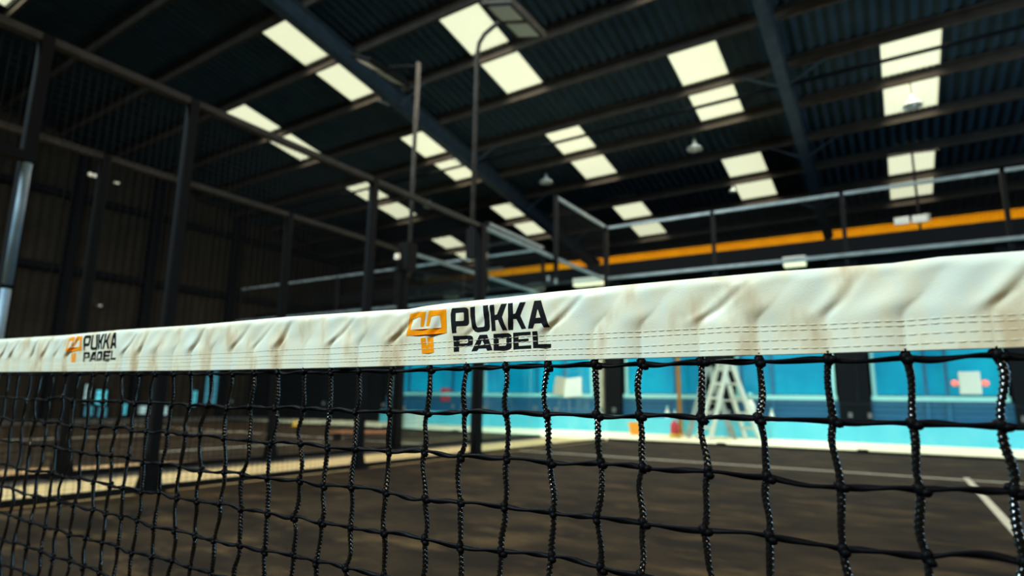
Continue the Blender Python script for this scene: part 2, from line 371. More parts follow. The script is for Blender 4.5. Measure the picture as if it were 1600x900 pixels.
# crane beam in the next bay
t = thing('crane_beam', 'long orange crane beam crossing the dark hall above the back court', 'beam', (0, 22.5, 6.33))
MB().box((-17.0, -0.02, -0.2), (XR-0.1, 0.02, 0.2)).build('web', M['orange_beam'], t)
MB().box((-17.0, -0.14, 0.2), (XR-0.1, 0.14, 0.24)).build('flange', M['orange_beam'], t)
MB().box((-17.0, -0.14, -0.24), (XR-0.1, 0.14, -0.2)).build('flange', M['orange_beam'], t)
for x in (-13.5, -7.0, -0.5, 6.0):
    MB().box((x-0.1, -0.12, -6.33), (x+0.1, 0.12, -0.24)).build('support_column', M['dark'], t)

# ------------------------------------------------------------------ court enclosures
def wire_panel(parent, axis, fixed, a, b, z0, z1, step=0.05, th=0.0026):
    m = MB()
    for q in np.arange(a+step/2, b, step):
        p0 = (fixed, q, z0) if axis == 'y' else (q, fixed, z0); p1 = (fixed, q, z1) if axis == 'y' else (q, fixed, z1)
        m.bar(p0, p1, th, th)
    for z in np.arange(z0+step/2, z1, step):
        p0 = (fixed, a, z) if axis == 'y' else (a, fixed, z); p1 = (fixed, b, z) if axis == 'y' else (b, fixed, z)
        m.bar(p0, p1, th, th)
    return m.build('wire_mesh', M['wire'], parent, kind='stuff')
def post(parent, x, y, h, wd=0.08, gusset=True, m='black_steel'):
    b = MB().box((x-wd/2, y-wd/2, 0.0), (x+wd/2, y+wd/2, h))
    if gusset:
        b.box((x-0.11, y-0.11, 0.0), (x+0.11, y+0.11, 0.012))
        for s in (-1, 1):
            b.add([(x, y+s*wd/2, 0.3), (x, y+s*(wd/2+0.07), 0.012), (x, y+s*wd/2, 0.012), (x+0.01, y+s*wd/2, 0.3), (x+0.01, y+s*(wd/2+0.07), 0.012), (x+0.01, y+s*wd/2, 0.012)],
                  [(0, 1, 2), (5, 4, 3), (0, 3, 4, 1), (1, 4, 5, 2)])
    return b.build('post', M[m], parent)
def side_fence(X, label, top, posts, doors=True):
    t = thing('mesh_fence', label, 'fence', (0, 0, 0))
    for y in posts: post(t, X, y, top, 0.07 if y != 6 else 0.11)
    ps = sorted(posts)
    for a, b in zip(ps[:-1], ps[1:]):
        z0 = 2.05 if (a, b) == (-1, 1) else 0.055
        wire_panel(t, 'y', X, a+0.05, b-0.05, z0, top-0.04)
        if z0 < 1:
            MB().box((X-0.025, a+0.045, 0.01), (X+0.025, b-0.045, 0.055)).build('base_rail', M['black_steel'], t)
    MB().box((X-0.03, ps[0], top-0.05), (X+0.03, ps[-1], top)).build('top_rail', M['grey_steel'], t)
    return t
def glass_run(name, label, axis, fixed, a, b, gtop, mtop, mesh_from, up_posts=True):
    t = thing(name, label, 'glass wall')
    n = int(round(abs(b-a)/2)); P = lambda q, o, z: (fixed+o, q, z) if axis == 'y' else (q, fixed+o, z)
    for i in range(n):
        q0, q1 = a+2*i+0.006, a+2*i+1.994
        lo, hi = P(q0, -0.006, 0.04), P(q1, 0.006, gtop-0.04)
        MB().box(lo, hi).build('glass_pane', M['glass'], t)
        mk = MB()
        for q in (q0+0.12, q1-0.12):
            for z in (0.55, 1.6, 2.6):
                l2, h2 = P(q-0.025, -0.02, z-0.04), P(q+0.025, 0.02, z+0.04); mk.box(l2, h2)
        if i == 0 or True: mk.build('clamp_plate', M['zinc'], t, kind='stuff')
    lo, hi = P(a, -0.03, 0.0), P(b, 0.03, 0.045); MB().box(lo, hi).build('base_channel', M['black_steel'], t)
    for i in range(1, n):
        lo, hi = P(a+2*i-0.07, -0.06, 0.0), P(a+2*i+0.07, -0.025, 0.07)
        MB().box(lo, hi).build('joint_foot', M['black_steel'], t)
    lo, hi = P(a, -0.03, gtop-0.045), P(b, 0.03, gtop); MB().box(lo, hi).build('glass_rail', M['rail_steel'], t)
    q0 = a if mesh_from is None else mesh_from
    for q in np.arange(q0, b+0.01, 2):
        lo, hi = P(q-0.03, 0.035, gtop-0.35), P(q+0.03, 0.095, mtop)
        MB().box(lo, hi).build('post', M['grey_steel' if False else 'black_steel'], t)
    lo, hi = P(q0, 0.035, mtop-0.045), P(b, 0.085, mtop); MB().box(lo, hi).build('mesh_rail', M['rail_steel'], t)
    for q in np.arange(q0, b-0.1, 2):
        wire_panel(t, axis, fixed+0.06, q+0.03, q+1.97, gtop, mtop-0.04)
    return t
side_fence(-5.05, 'black wire mesh side fence of the near court, left of the net', 3.0, (-1, 1, 2, 4, 6))
glass_run('side_glass_wall', 'tinted glass side wall of the near court ending at its back corner', 'y', -5.05, 6, 10, 3.0, 4.0, 8)
glass_run('back_glass_wall', 'long tinted glass back wall behind the near court with mesh on top', 'x', 10.03, -5, 5, 3.0, 4.0, None)
nf = [o for o in C.objects if o.name == 'mesh_fence'][0]
o = MB().tube([(-4.985, 0.985, 0.05), (-4.985, 0.985, 1.30)], 0.026, 10).tube([(-4.985, 0.985, 1.33), (-4.985, 0.985, 2.10)], 0.026, 10).build('post_padding', M['blue_tube'], nf, smooth=True)
o['label'] = 'pale blue-grey tube padding on the post'
MB().box((-5.02, 0.72, 2.11), (-4.96, 1.02, 2.17)).box((-5.03, 0.74, 2.17), (-4.95, 0.80, 2.24)).build('bracket', M['black_steel'], nf)
side_fence(-6.4, 'black wire mesh side fence of the second court beyond the pale walkway', 2.82, (-1, 0.9, 2, 4, 6))
glass_run('side_glass_wall', 'tinted glass side wall of the second court across the walkway', 'y', -6.4, 6, 10, 2.82, 3.75, 8)
glass_run('back_glass_wall', 'tinted glass back wall closing the second court at the far left', 'x', 10.03, -16.4, -6.4, 2.82, 3.75, None)

# ------------------------------------------------------------------ floodlight poles
def floodlight(parent, loc, rz, tilt, n=2):
    f = MB().box((-0.24, -0.46, -0.03), (0.24, 0.46, 0.03)).box((-0.25, -0.47, -0.045), (-0.22, 0.47, 0.04)).box((0.22, -0.47, -0.045), (0.25, 0.47, 0.04))
    o = f.build('floodlight', M['grey_steel'], parent, bevel=0.005)
    o.location = loc; o.rotation_euler = (0, tilt, rz)
    for y in (-0.22, 0.22):
        MB().box((-0.18, y-0.175, -0.042), (0.18, y+0.175, -0.028)).build('lens', M['lens'], o, bevel=0.006)
    return o
t = thing('floodlight_pole', 'steel floodlight pole with bent arm rising from the near court glass', 'floodlight', (-5.2, 6.0, 0))
MB().tube([(0, 0, 2.6), (0, 0, 5.55), (0.03, 0, 5.72), (0.12, 0, 5.83), (0.27, 0, 5.90), (0.50, 0, 5.96)], 0.032, 8).build('pole', M['grey_steel'], t, smooth=True)
MB().box((-0.04, -0.08, 2.55), (0.12, 0.08, 2.95)).build('bracket', M['black_steel'], t)
MB().tube([(0.36, -0.34, 6.02), (0.36, -0.34, 6.14), (0.42, -0.34, 6.18)], 0.02, 6).build('pivot', M['grey_steel'], t)
floodlight(t, (0.62, 0.02, 5.90), 0, 0.30)
t = thing('floodlight_pole', 'straight steel floodlight pole standing at the second court', 'floodlight', (-6.31, 6.0, 0))
MB().tube([(0, 0, 2.4), (0, 0, 5.76)], 0.032, 8).build('pole', M['grey_steel'], t, smooth=True)
MB().box((-0.14, -0.1, 2.5), (0.06, 0.1, 2.9)).build('bracket', M['black_steel'], t)
MB().tube([(-0.02, 0, 5.70), (-0.35, 0, 5.80), (-0.6, 0, 5.86)], 0.022, 6).build('arm', M['black_steel'], t)
f = floodlight(t, (-0.78, 0.0, 5.86), 0, 0.5)
f.data.materials[0] = M['black_steel']
o = MB().box((-0.17, -0.13, 2.66), (-0.08, -0.095, 2.74)).build('indicator_lamp', M['glow'], t, bevel=0.01)
o['label'] = 'small glowing indicator lamp'
t = thing('floodlight_pole', 'thin dark pole with crossbar and pale floodlights before the orange beam', 'floodlight', (0.15, 13.9, 3.92))
MB().tube([(0, 0, 0), (0, 0, 1.95)], 0.022, 8).build('pole', M['black_steel'], t)
MB().tube([(-0.42, 0, 1.93), (0.45, 0, 1.88)], 0.02, 6).build('crossbar', M['grey_steel'], t)
for x in (-0.30, 0.0):
    MB().box((x-0.13, -0.09, 0.40), (x+0.13, -0.03, 0.55)).build('floodlight', M['lens'], t, bevel=0.01)
MB().box((0.08, -0.08, 0.42), (0.18, -0.02, 0.56)).build('junction_box', M['zinc'], t)

# ------------------------------------------------------------------ pendant lamps
pl = [(-4.0, 12.9), (-8.0, 13.1), (0.2, 12.94), (-12.1, 13.2)]
lb = ['white bell pendant lamp hanging left of the steel rafter', 'white bell pendant lamp hanging over the side glass of the near court', 'white bell pendant lamp seen against the bright roof light at the right', 'white bell pendant lamp hanging left of both floodlight poles']
p0 = None
for (x, y), l in zip(pl, lb):
    if p0 is None:
        t = p0 = thing('pendant_lamp', l, 'lamp', (x, y, 6.42), 0, 'bell lamps under the roof')
        MB().lathe([(0.02, 0.24), (0.035, 0.22), (0.045, 0.12), (0.09, 0.09), (0.165, 0.03), (0.175, 0.0), (0.165, 0.0), (0.05, 0.07)], seg=18).build('shade', M['shade'], t, smooth=True)
        MB().tube([(0, 0, 0.22), (0, 0, 0.52)], 0.012, 6).build('stem', M['grey_steel'], t)
        MB().lathe([(0.0, -0.01), (0.05, 0.01), (0.05, 0.05), (0.03, 0.075)], seg=10).build('bulb', M['lens'], t, smooth=True)
    else:
        t = copy_tree(p0); t.location = (x, y, 6.42); t['label'] = l
t = copy_tree(p0); t.location = (-3.72, 15.4, 6.12); t['label'] = 'small white bell pendant lamp at the left side of the far roof light'
t.scale = (0.6, 0.6, 0.6)

# ------------------------------------------------------------------ things in the passage and the second court
def stepladder(name, label, loc, rz, h, m, spread=0.52):
    t = thing(name, label, 'ladder', loc, rz)
    wtop, wbot = 0.34, 0.5
    for s in (-1, 1):
        for e in (-1, 1):
            MB().bar((s*spread, e*wbot/2, 0.0), (s*0.03, e*wtop/2, h), 0.055, 0.07, (1, 0, 0)).build('stile', m, t)
        for i in range(5):
            q = (i+0.8)/5.3; x = s*(spread+(0.03-spread)*q); y = (wbot+(wtop-wbot)*q)/2
            MB().bar((x, -y, h*q), (x, y, h*q), 0.07, 0.045).build('rung', m, t)
    MB().box((-0.09, -wtop/2-0.02, h-0.02), (0.09, wtop/2+0.02, h+0.03)).build('top_cap', m, t)
    MB().tube([(-spread*0.5, -0.2, h*0.5), (spread*0.5, -0.2, h*0.5)], 0.008, 5).build('spreader', m, t)
    return t
stepladder('stepladder', 'pale aluminium stepladder open behind the glass before a dark pillar', (-3.37, 12.1, 0), 0.75, 1.5, M['alu'])
stepladder('stepladder', 'duller grey stepladder open to the left of the pale stepladder', (-3.80, 12.45, 0), 0.35, 1.4, M['alu_dark'], 0.44)
t = thing('bucket', 'square orange bucket on the pale passage floor left of the ladders', 'bucket', (-5.32, 12.25, 0))
MB().lathe([(0.11, 0), (0.145, 0.25), (0.155, 0.25), (0.155, 0.27), (0.135, 0.27), (0.10, 0.02)], seg=4).build('tub', M['orange'], t, smooth=False).rotation_euler = (0, 0, 0.5)
MB().tube([(-0.11, 0, 0.25), (-0.09, -0.06, 0.17), (0, -0.13, 0.14), (0.09, -0.06, 0.17), (0.11, 0, 0.25)], 0.006, 5).build('handle', M['zinc'], t)
t = thing('ochre_post', 'slim ochre upright pole standing left of the ladders', 'pole', (-4.52, 12.82, 0))
MB().tube([(0, 0, 0.0), (-0.02, 0, 3.0)], 0.045, 8).build('shaft', M['ochre'], t, smooth=True)
MB().lathe([(0.11, 0), (0.11, 0.03), (0.05, 0.05)]).build('foot', M['ochre'], t)
t = thing('canister', 'small red canister on a yellow base at the foot of the ladders', 'canister', (-4.36, 11.9, 0))
MB().lathe([(0.12, 0), (0.12, 0.06), (0.10, 0.08)], seg=12).build('base', M['yellow'], t)
MB().lathe([(0.07, 0.08), (0.085, 0.1), (0.085, 0.26), (0.05, 0.31), (0.025, 0.33), (0.025, 0.36)], seg=12).build('body', M['red'], t, smooth=True)
def bottle(x, y, z, s, label, m='white'):
    t = thing('bottle', label, 'bottle', (x, y, z), 0, 'white bottles on the pale ledge')
    t.scale = (s, s, s)
    MB().lathe([(0.05, 0), (0.055, 0.02), (0.055, 0.14), (0.03, 0.19), (0.018, 0.2), (0.018, 0.23)], seg=12).build('body', M[m], t, smooth=True)
    MB().lathe([(0.024, 0.23), (0.024, 0.27), (0.012, 0.28)], seg=10).build('cap', M['sill'], t, smooth=True)
bottle(-4.9, YW-0.16, 0.36, 0.95, 'white bottle on the pale ledge left of the ochre pole')
bottle(-4.72, YW-0.2, 0.36, 0.7, 'shortest white bottle on the ledge just left of the ochre pole')
bottle(-3.12, YW-0.22, 0.36, 2.0, 'tall white bottle on the ledge right of the stepladders')
bottle(-2.72, YW-0.2, 0.36, 0.9, 'white bottle on the ledge, farthest to the right')
t = thing('alarm_panel', 'pale square panel with a red lamp on each side on the right window', 'panel', (0.6, YW-0.06, 1.12))
MB().box((-0.16, -0.05, -0.2), (0.16, 0.03, 0.2)).build('box', M['white'], t, bevel=0.015)
for s in (-1, 1):
    o = MB().lathe([(0.03, 0), (0.06, 0.02), (0.055, 0.05), (0.02, 0.07)], seg=12).build('red_lamp', M['red_glow'], t, smooth=True)
    o.location = (s*0.22, 0.02, 0); o.rotation_euler = (PI/2, 0, 0)
    MB().box((min(0.12*s, 0.24*s), 0.0, -0.02), (max(0.12*s, 0.24*s), 0.03, 0.02)).build('lamp_arm', M['white'], t)
t = thing('notice_board', 'pale tilted board leaning on the sill behind two glass walls', 'board', (-7.22, YW-0.2, 0.80), 0.0)
b = MB().box((-0.24, -0.015, 0), (0.24, 0.015, 0.46)).build('panel', M['white'], t, bevel=0.004); b.rotation_euler = (-0.15, -0.10, 0)
b = MB().box((-0.56, -0.01, 0), (-0.27, 0.012, 0.44)).build('side_panel', M['beige'], t); b.rotation_euler = (-0.15, 0.12, 0)
o = MB().box((-11.42, YW-0.075, 0.64), (-11.08, YW-0.05, 1.0)).build('red_panel', M['red'])  # red panel added for a pinkish reflection in the glass
tag(o, 'plain red square panel standing in for a reflection in the left glass', 'sign')
t = thing('crate', 'pale crate with a grey end on the passage floor at left', 'crate', (-10.45, 10.9, 0), 0.1)
MB().box((-0.02, -0.2, 0), (0.3, 0.2, 0.38)).build('body', M['white'], t, bevel=0.01)
MB().box((-0.34, -0.2, 0), (-0.02, 0.2, 0.38)).build('grey_end', M['beige'], t, bevel=0.01)
o = MB().lathe([(0.09, 0), (0.09, 0.015), (0.05, 0.02), (0.015, 0.16)], seg=12).build('marker_cone', M['yellow'], smooth=True)
o.location = (-12.6, 9.3, 0.012); tag(o, 'tiny yellow marker cone at the far end of the second court', 'cone')
t = thing('low_bench', 'low orange wooden bench on the second court near the glass', 'bench', (-8.0, 7.0, 0.012), 0.6)
for i in range(3): MB().box((-0.55, -0.18+i*0.125, 0.11), (0.55, -0.07+i*0.125, 0.14)).build('slat', M['wood'], t)
for s in (-0.45, 0.45): MB().box((s-0.03, -0.16, 0), (s+0.03, 0.17, 0.11)).build('leg', M['black_steel'], t)
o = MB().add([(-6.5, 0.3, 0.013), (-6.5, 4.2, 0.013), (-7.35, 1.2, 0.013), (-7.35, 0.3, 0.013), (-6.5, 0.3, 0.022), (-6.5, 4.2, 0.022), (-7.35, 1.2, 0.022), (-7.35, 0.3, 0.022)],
             [(0, 1, 2, 3), (7, 6, 5, 4), (0, 4, 5, 1), (1, 5, 6, 2), (2, 6, 7, 3), (3, 7, 4, 0)]).build('floor_patch', M['tan'])  # thin tan sheet added for a warm patch of the court floor
tag(o, 'thin tan patch on the floor along the fence inside the second court', 'mat')
# far left wall: glowing bulkheads and low windows
for (y, z, s, l) in ((7.28, 6.95, 0.120, 'glowing bulkhead light high on the brown wall, left of two'), (7.95, 6.92, 0.068, 'small glowing bulkhead light high on the brown wall, right of two'),
                     (7.6, 3.19, 0.098, 'glowing bulkhead light just above the tape at far left'), (7.96, 3.2, 0.053, 'faint bulkhead light right of the glowing one above the tape'),
                     (15.85, 1.2, 0.098, 'small glowing bulkhead light low on the far wall behind the net')):
    t = thing('bulkhead_light', l, 'light', (XL+0.05, y, z), 0, 'bulkhead lights on the far left wall')
    MB().box((0, -s, -s*0.45), (0.1, s, s*0.45)).build('body', M['zinc'], t)
    MB().box((0.1, -s*0.85, -s*0.35), (0.14, s*0.85, s*0.35)).build('diffuser', M['glow'], t, bevel=0.01)
for (a, b, z0, z1, pm) in ((7.9, 8.05, 0.45, 0.95, 'pale_pane'), (8.2, 8.5, 0.40, 0.80, 'bright_pane'), (7.95, 8.2, 0.08, 0.36, 'dim_pane'), (8.3, 8.55, 0.05, 0.32, 'dim_pane'), (8.95, 9.3, 0.10, 0.42, 'bright_pane'),
                       (9.4, 9.75, 0.12, 0.36, 'pale_pane'), (10.1, 10.3, 0.08, 0.35, 'pale_pane'), (11.05, 11.2, 0.35, 0.85, 'bright_pane'), (11.45, 12.1, 0.40, 1.5, 'dim_pane')):
    nwin += 1
    o = MB().box((XL+0.06, a, z0), (XL+0.09, b, z1)).build('window_%d' % nwin, M[pm], kind='structure')
    f = MB(); f.box((XL+0.04, a-0.05, z0-0.05), (XL+0.12, a, z1+0.05)); f.box((XL+0.04, b, z0-0.05), (XL+0.12, b+0.05, z1+0.05)); f.box((XL+0.04, a, z1), (XL+0.12, b, z1+0.05)); f.box((XL+0.04, a, z0-0.05), (XL+0.12, b, z0))
    f.build('window_frame', M['black_steel'], o)

# ------------------------------------------------------------------ the net
net = thing('court_net', 'black knotted court net with a wrinkled white vinyl headband', 'net', (0, 0, 0))
rng = np.random.default_rng(3)
meas = [-0.952, -0.906, -0.858, -0.815, -0.773, -0.731, -0.688, -0.649, -0.604, -0.564, -0.521, -0.478, -0.433]
cx = list(meas)
while cx[0] > -4.93: cx.insert(0, cx[0]-0.0436-float(rng.uniform(-0.002, 0.002)))
while cx[-1] < 4.9: cx.append(cx[-1]+0.0436+float(rng.uniform(-0.002, 0.002)))
cx = np.array(cx); NC = len(cx)
rows = np.array([0.7165]+[0.6765-0.0375*i for i in range(18)]); NR = len(rows)
tx = np.array([-5, -1.89, -1.63, -1.45, -1.26, -1.07, -0.92, -0.889, -0.865, -0.84, -0.78, -0.73, -0.65, -0.55, -0.48, -0.455, -0.41, 5])
tz = np.array([.792, .7838, .7800, .7802, .7775, .7774, .7752, .7742, .7760, .7768, .7773, .7784, .7787, .7785, .7770, .7783, .7772, .780])
bx = np.array([-5, -1.86, -1.51, -1.25, -1.01, -0.84, -0.77, -0.68, -0.53, -0.42, 5]); bz = np.array([.730, .7235, .7205, .7185, .7180, .7188, .7200, .7203, .7205, .7213, .722])
amp = rng.uniform(0.35, 1.35, NC+2); ph = rng.uniform(-0.25, 0.25, NC+2); shr = rng.uniform(0.7, 1.4, NC+2)
def sm(a, b, x): q = np.clip((x-a)/(b-a), 0, 1); return q*q*(3-2*q)
cre = np.where(rng.uniform(0, 1, NC+2) < 0.6, rng.uniform(0.4, 1.3, NC+2), 0.0)
def wrinkle(x, t):
    lean = 0.020*np.clip(t-0.36, 0, 1)/0.64*sm(0.3, 0.6, t)*1.5
    xs_ = x-lean
    i = np.clip(np.searchsorted(cx, xs_)-1, 0, NC-2); u = np.clip((xs_-cx[i])/(cx[i+1]-cx[i]), 0, 1)
    pil = np.sin(PI*u)**0.8*(1-0.25*np.cos(PI*u))              # fuller right of each cord
    d = 0.0021*amp[i]*(1-0.85*sm(0.35, 0.75, t))*pil
    # narrow slanting creases running up from some of the cords
    for k in (0, 1):
        j = np.clip(i+k, 0, NC-1); e = (x-cx[j]-lean*shr[j]*1.1)
        g = np.exp(-(e/0.0042)**2)-0.9*np.exp(-((e+0.0065)/0.006)**2)
        d -= 0.0011*cre[j]*g*sm(0.30, 0.5, t)*(1-0.65*sm(0.6, 0.97, t))
    d += 0.0009*sm(0.3, 0.6, t)*np.sin(x*61+t*5.0+2*np.sin(x*21))*np.sin(x*33+1.7)
    d += 0.0003*np.sin(x*190-t*9+3*np.sin(x*15))*sm(0.35, 0.7, t)*(1-sm(0.85, 1, t))
    return d
def tape_point(x, t, side=-1, off=0.0):
    x = np.asarray(x, float); t = np.asarray(t, float)
    zb = np.interp(x, bx, bz); zt = np.interp(x, tx, tz)
    base = 0.0022+0.0014*sm(0.30, 0.75, t)
    rnd = np.where(t > 0.86, np.sqrt(np.clip(1-((t-0.86)/0.14)**2, 0, 1)), 1.0)
    y = base*rnd+wrinkle(x, t)*(1-0.85*sm(0.84, 1.0, t))*rnd+off
    return np.stack([x, side*y, zb+(zt-zb)*t], -1)
def grid_mesh(name, P):
    a, b = P.shape[:2]; idx = np.arange(a*b).reshape(a, b)
    f = np.stack([idx[:-1, :-1], idx[1:, :-1], idx[1:, 1:], idx[:-1, 1:]], -1).reshape(-1, 4)
    return np_mesh(name, P.reshape(-1, 3), f)
tf = np.concatenate([np.linspace(0, 0.84, 40), 0.86+0.14*np.sin(np.linspace(0.05, PI/2, 10))])
tb = np.concatenate([0.86+0.14*np.sin(np.linspace(PI/2, 0.05, 8))[1:], np.linspace(0.84, 0, 14)])
xsN = np.concatenate([np.arange(-4.98, -2.4, 0.008), np.arange(-2.4, -0.25, 0.0014), np.arange(-0.25, 4.98, 0.008)])
Xg, Tg = np.meshgrid(xsN, tf, indexing='ij'); Pf = tape_point(Xg, Tg, -1)
Xg, Tg = np.meshgrid(xsN, tb, indexing='ij'); Pb = tape_point(Xg, Tg, 1)
P = np.concatenate([Pf, Pb, Pf[:, :1]], 1)
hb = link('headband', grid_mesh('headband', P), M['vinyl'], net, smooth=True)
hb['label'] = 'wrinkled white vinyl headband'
# stitch rows: short threads
for q in (0.085, 0.165, 0.265, 0.345):
    m = MB(); x = -2.3; f = 0
    while x < -0.3:
        L = 0.0052
        xx = np.linspace(x, x+L, 4); tt = q+0.018*np.sin(xx*6.0+q*20)+0.004*np.sin(xx*40)
        pp = tape_point(xx, tt, -1, 0.00010)
        m.tube([tuple(p) for p in pp], [0.00012, 0.00032, 0.00032, 0.00012], 5)
        x += L+0.0009
    m.build('stitch_row', M['thread'], net, kind='stuff')
# printed lettering: outlines in mm on the band
LT = {
 'P': [[(-22, 22.9), (-20.9, 23.5), (-6.4, 23.3), (-4, 22.6), (-2.5, 21.1), (-1.5, 8.4), (-2.8, 6.5), (-5.2, 6.1), (-15.1, 6), (-15.4, 2.9), (-15, 0), (-20, -0.2), (-22.1, 11.3), (-22.9, 17.7)], [(-17.1, 18.7), (-8.2, 18.8), (-7.3, 17.8), (-7.1, 11.6), (-8.1, 10.8), (-16.5, 11)]],
 'U': [[(-0.4, 22.9), (4.7, 23.3), (4.9, 16), (6.6, 5.3), (8, 4.1), (15.1, 4.2), (15.9, 5.3), (15.4, 13.6), (13.8, 23.5), (19.6, 23.7), (21.1, 13.3), (21.7, 3.7), (21, 1.2), (18.9, 0), (8.4, -0.5), (5, 0.4), (2.4, 2.9), (-0.1, 14.5)]],
 'K': [[(21.4, 23.4), (26.1, 23.6), (27, 14), (29.4, 14.5), (33.6, 23.6), (39.6, 23.6), (35, 12), (35.6, 10.3), (39.8, 0.2), (35.3, 0), (30.5, 9.7), (27.4, 9.4), (28.2, 0), (23.8, -0.1), (22.5, 13.2)]],
 'K2': [[(40.8, 23.6), (45.8, 23.7), (46.8, 13.6), (49, 14.2), (53.2, 23.6), (58.8, 23.6), (53.7, 12.2), (54.1, 10.9), (59.8, 0.4), (55, 0.1), (49.5, 9.5), (46.6, 9.4), (46, 0), (40.8, 0), (41.6, 12.1)]],
 'A': [[(67.2, 24), (73.9, 24), (82.2, 0.6), (77.3, 0.3), (74.8, 4.2), (68.2, 4.2), (66.5, 0.2), (61.6, 0.2)], [(70.6, 16.1), (71.3, 16.1), (74, 9.1), (69.3, 8.9)]],
 'p': [[(-19, -2.6), (0, -2.9), (2.3, -3.9), (3.1, -5.9), (2.9, -11.1), (1.1, -12.5), (-12.2, -12.5), (-12.2, -17.2), (-17.8, -17.4), (-18.3, -9.5)], [(-11.9, -6.1), (-3.4, -6.1), (-2.9, -6.9), (-2.9, -9.1), (-3.9, -9.8), (-11.8, -9.9)]],
 'a': [[(10.6, -2.9), (18.8, -2.9), (24.9, -17), (19.4, -17.4), (18.1, -15.2), (9.9, -15.2), (7.7, -17.3), (1.5, -17.3)], [(13.1, -8.1), (13.9, -8.2), (16.1, -11.6), (11.7, -11.8)]],
 'd': [[(25.7, -2.7), (40.8, -2.5), (43.3, -3.7), (44.2, -5), (44.5, -15), (43.1, -16.6), (40.6, -17.2), (26.1, -17.4)], [(30.9, -6.8), (37.9, -6.6), (38.6, -7.3), (38.6, -12.7), (37.6, -13.4), (31.3, -13.6)]],
 'e': [[(46, -2.5), (64.2, -2.5), (64.2, -5.4), (51.7, -5.5), (51.8, -8.5), (62.1, -8.2), (62.1, -10.8), (51.8, -11.1), (52.1, -14.3), (64.6, -14), (64.8, -16.9), (46.5, -17.2)]],
 'l': [[(65.8, -2.4), (70.8, -2.3), (71.2, -13.4), (83.2, -13.5), (83.2, -16.5), (66.7, -16.6)]],
 'head': [[(-73.4, 21.2), (-63, 22.8), (-53, 22.3), (-56.4, 8.1), (-60, 8.3), (-59.1, 17.6), (-70.6, 16.3), (-72.1, 5.6), (-33.8, 5.8), (-34.9, 17.5), (-46.3, 16.8), (-48.8, 8.2), (-52.9, 8.6), (-48.9, 23), (-28.3, 23), (-26.5, 0.5), (-77, -0.3)]],
 'stem': [[(-58.9, -2.9), (-53.2, -2.7), (-52.3, -7.3), (-51.2, -10.1), (-50.5, -9.7), (-50.9, -2.6), (-44, -2.6), (-41.9, -17.2), (-56.6, -17.7)]]}
def print_letter(loops, X0, Z0):
    ed = [(lp[i], lp[(i+1) % len(lp)]) for lp in loops for i in range(len(lp))]
    lv = sorted({round(p[1], 3) for lp in loops for p in lp})
    zs = []
    for a, b in zip(lv[:-1], lv[1:]):
        k = max(1, int(math.ceil((b-a)/1.0))); zs += [a+(b-a)*j/k for j in range(k)]
    zs.append(lv[-1])
    Vx = []; Vz = []; Fq = []
    for z0, z1 in zip(zs[:-1], zs[1:]):
        zm = (z0+z1)/2; cr = []
        for (xa, za), (xb, zb) in ed:
            if (za <= zm < zb) or (zb <= zm < za):
                g = lambda z: xa+(xb-xa)*(z-za)/(zb-za)
                cr.append((g(zm), g(z0), g(z1)))
        cr.sort()
        for i in range(0, len(cr)-1, 2):
            l, r = cr[i], cr[i+1]; k = max(1, int(math.ceil((r[0]-l[0])/1.2)))
            o = len(Vx)
            for j in range(k+1):
                Vx += [l[1]+(r[1]-l[1])*j/k, l[2]+(r[2]-l[2])*j/k]; Vz += [z0, z1]
            Fq += [(o+2*j, o+2*j+2, o+2*j+3, o+2*j+1) for j in range(k)]
    x = X0+np.array(Vx)/1000; z = Z0+np.array(Vz)/1000
    zb = np.interp(x, bx, bz); zt = np.interp(x, tx, tz)
    return tape_point(x, (z-zb)/(zt-zb), -1, 0.00016), Fq
for X0, Z0 in ((-0.810, 0.7473), (-1.527, 0.7525)):
    for nm, keys, mm in (('printed_lettering', 'P U K K2 A p a d e l'.split(), 'black_print'), ('printed_emblem', ['head', 'stem'], 'orange_print')):
        m = MB()
        for k in keys: m.add(*print_letter(LT[k], X0, Z0))
        o = m.build(nm, M[mm], hb, smooth=True)
        o['label'] = 'bold black lettering PUKKA PADEL' if mm == 'black_print' else 'orange angular emblem'
# knots grid
NX = cx[:, None]+rng.normal(0, 0.0016, (NC, NR))+np.cumsum(rng.normal(0, 0.0007, (NC, NR)), 1)
NX[:, 0] = cx
NZ = rows[None, :]+np.cumsum(rng.normal(0, 0.0012, (NC, NR)), 0)*0.0+rng.normal(0, 0.0013, (NC, NR))+(np.interp(cx, bx, bz)-0.7205)[:, None]
NZ[:, 0] = np.interp(cx, bx, bz)-0.0042
NZ = np.clip(NZ, 0.006, 1)
NY = rng.normal(0, 0.0012, (NC, NR)); NY[:, 0] = 0
def sweep(P, E1, E2, rad):
    n, s = rad.shape; a = np.linspace(0, 2*PI, s, endpoint=False)
    V = P[:, None, :]+rad[..., None]*(np.cos(a)[None, :, None]*E1+np.sin(a)[None, :, None]*E2)
    i = np.arange(n*s).reshape(n, s); j = np.roll(i, -1, 1)
    F = np.stack([i[:-1], j[:-1], j[1:], i[1:]], -1).reshape(-1, 4)
    return V.reshape(-1, 3), F
ex, ey, ez = np.eye(3)
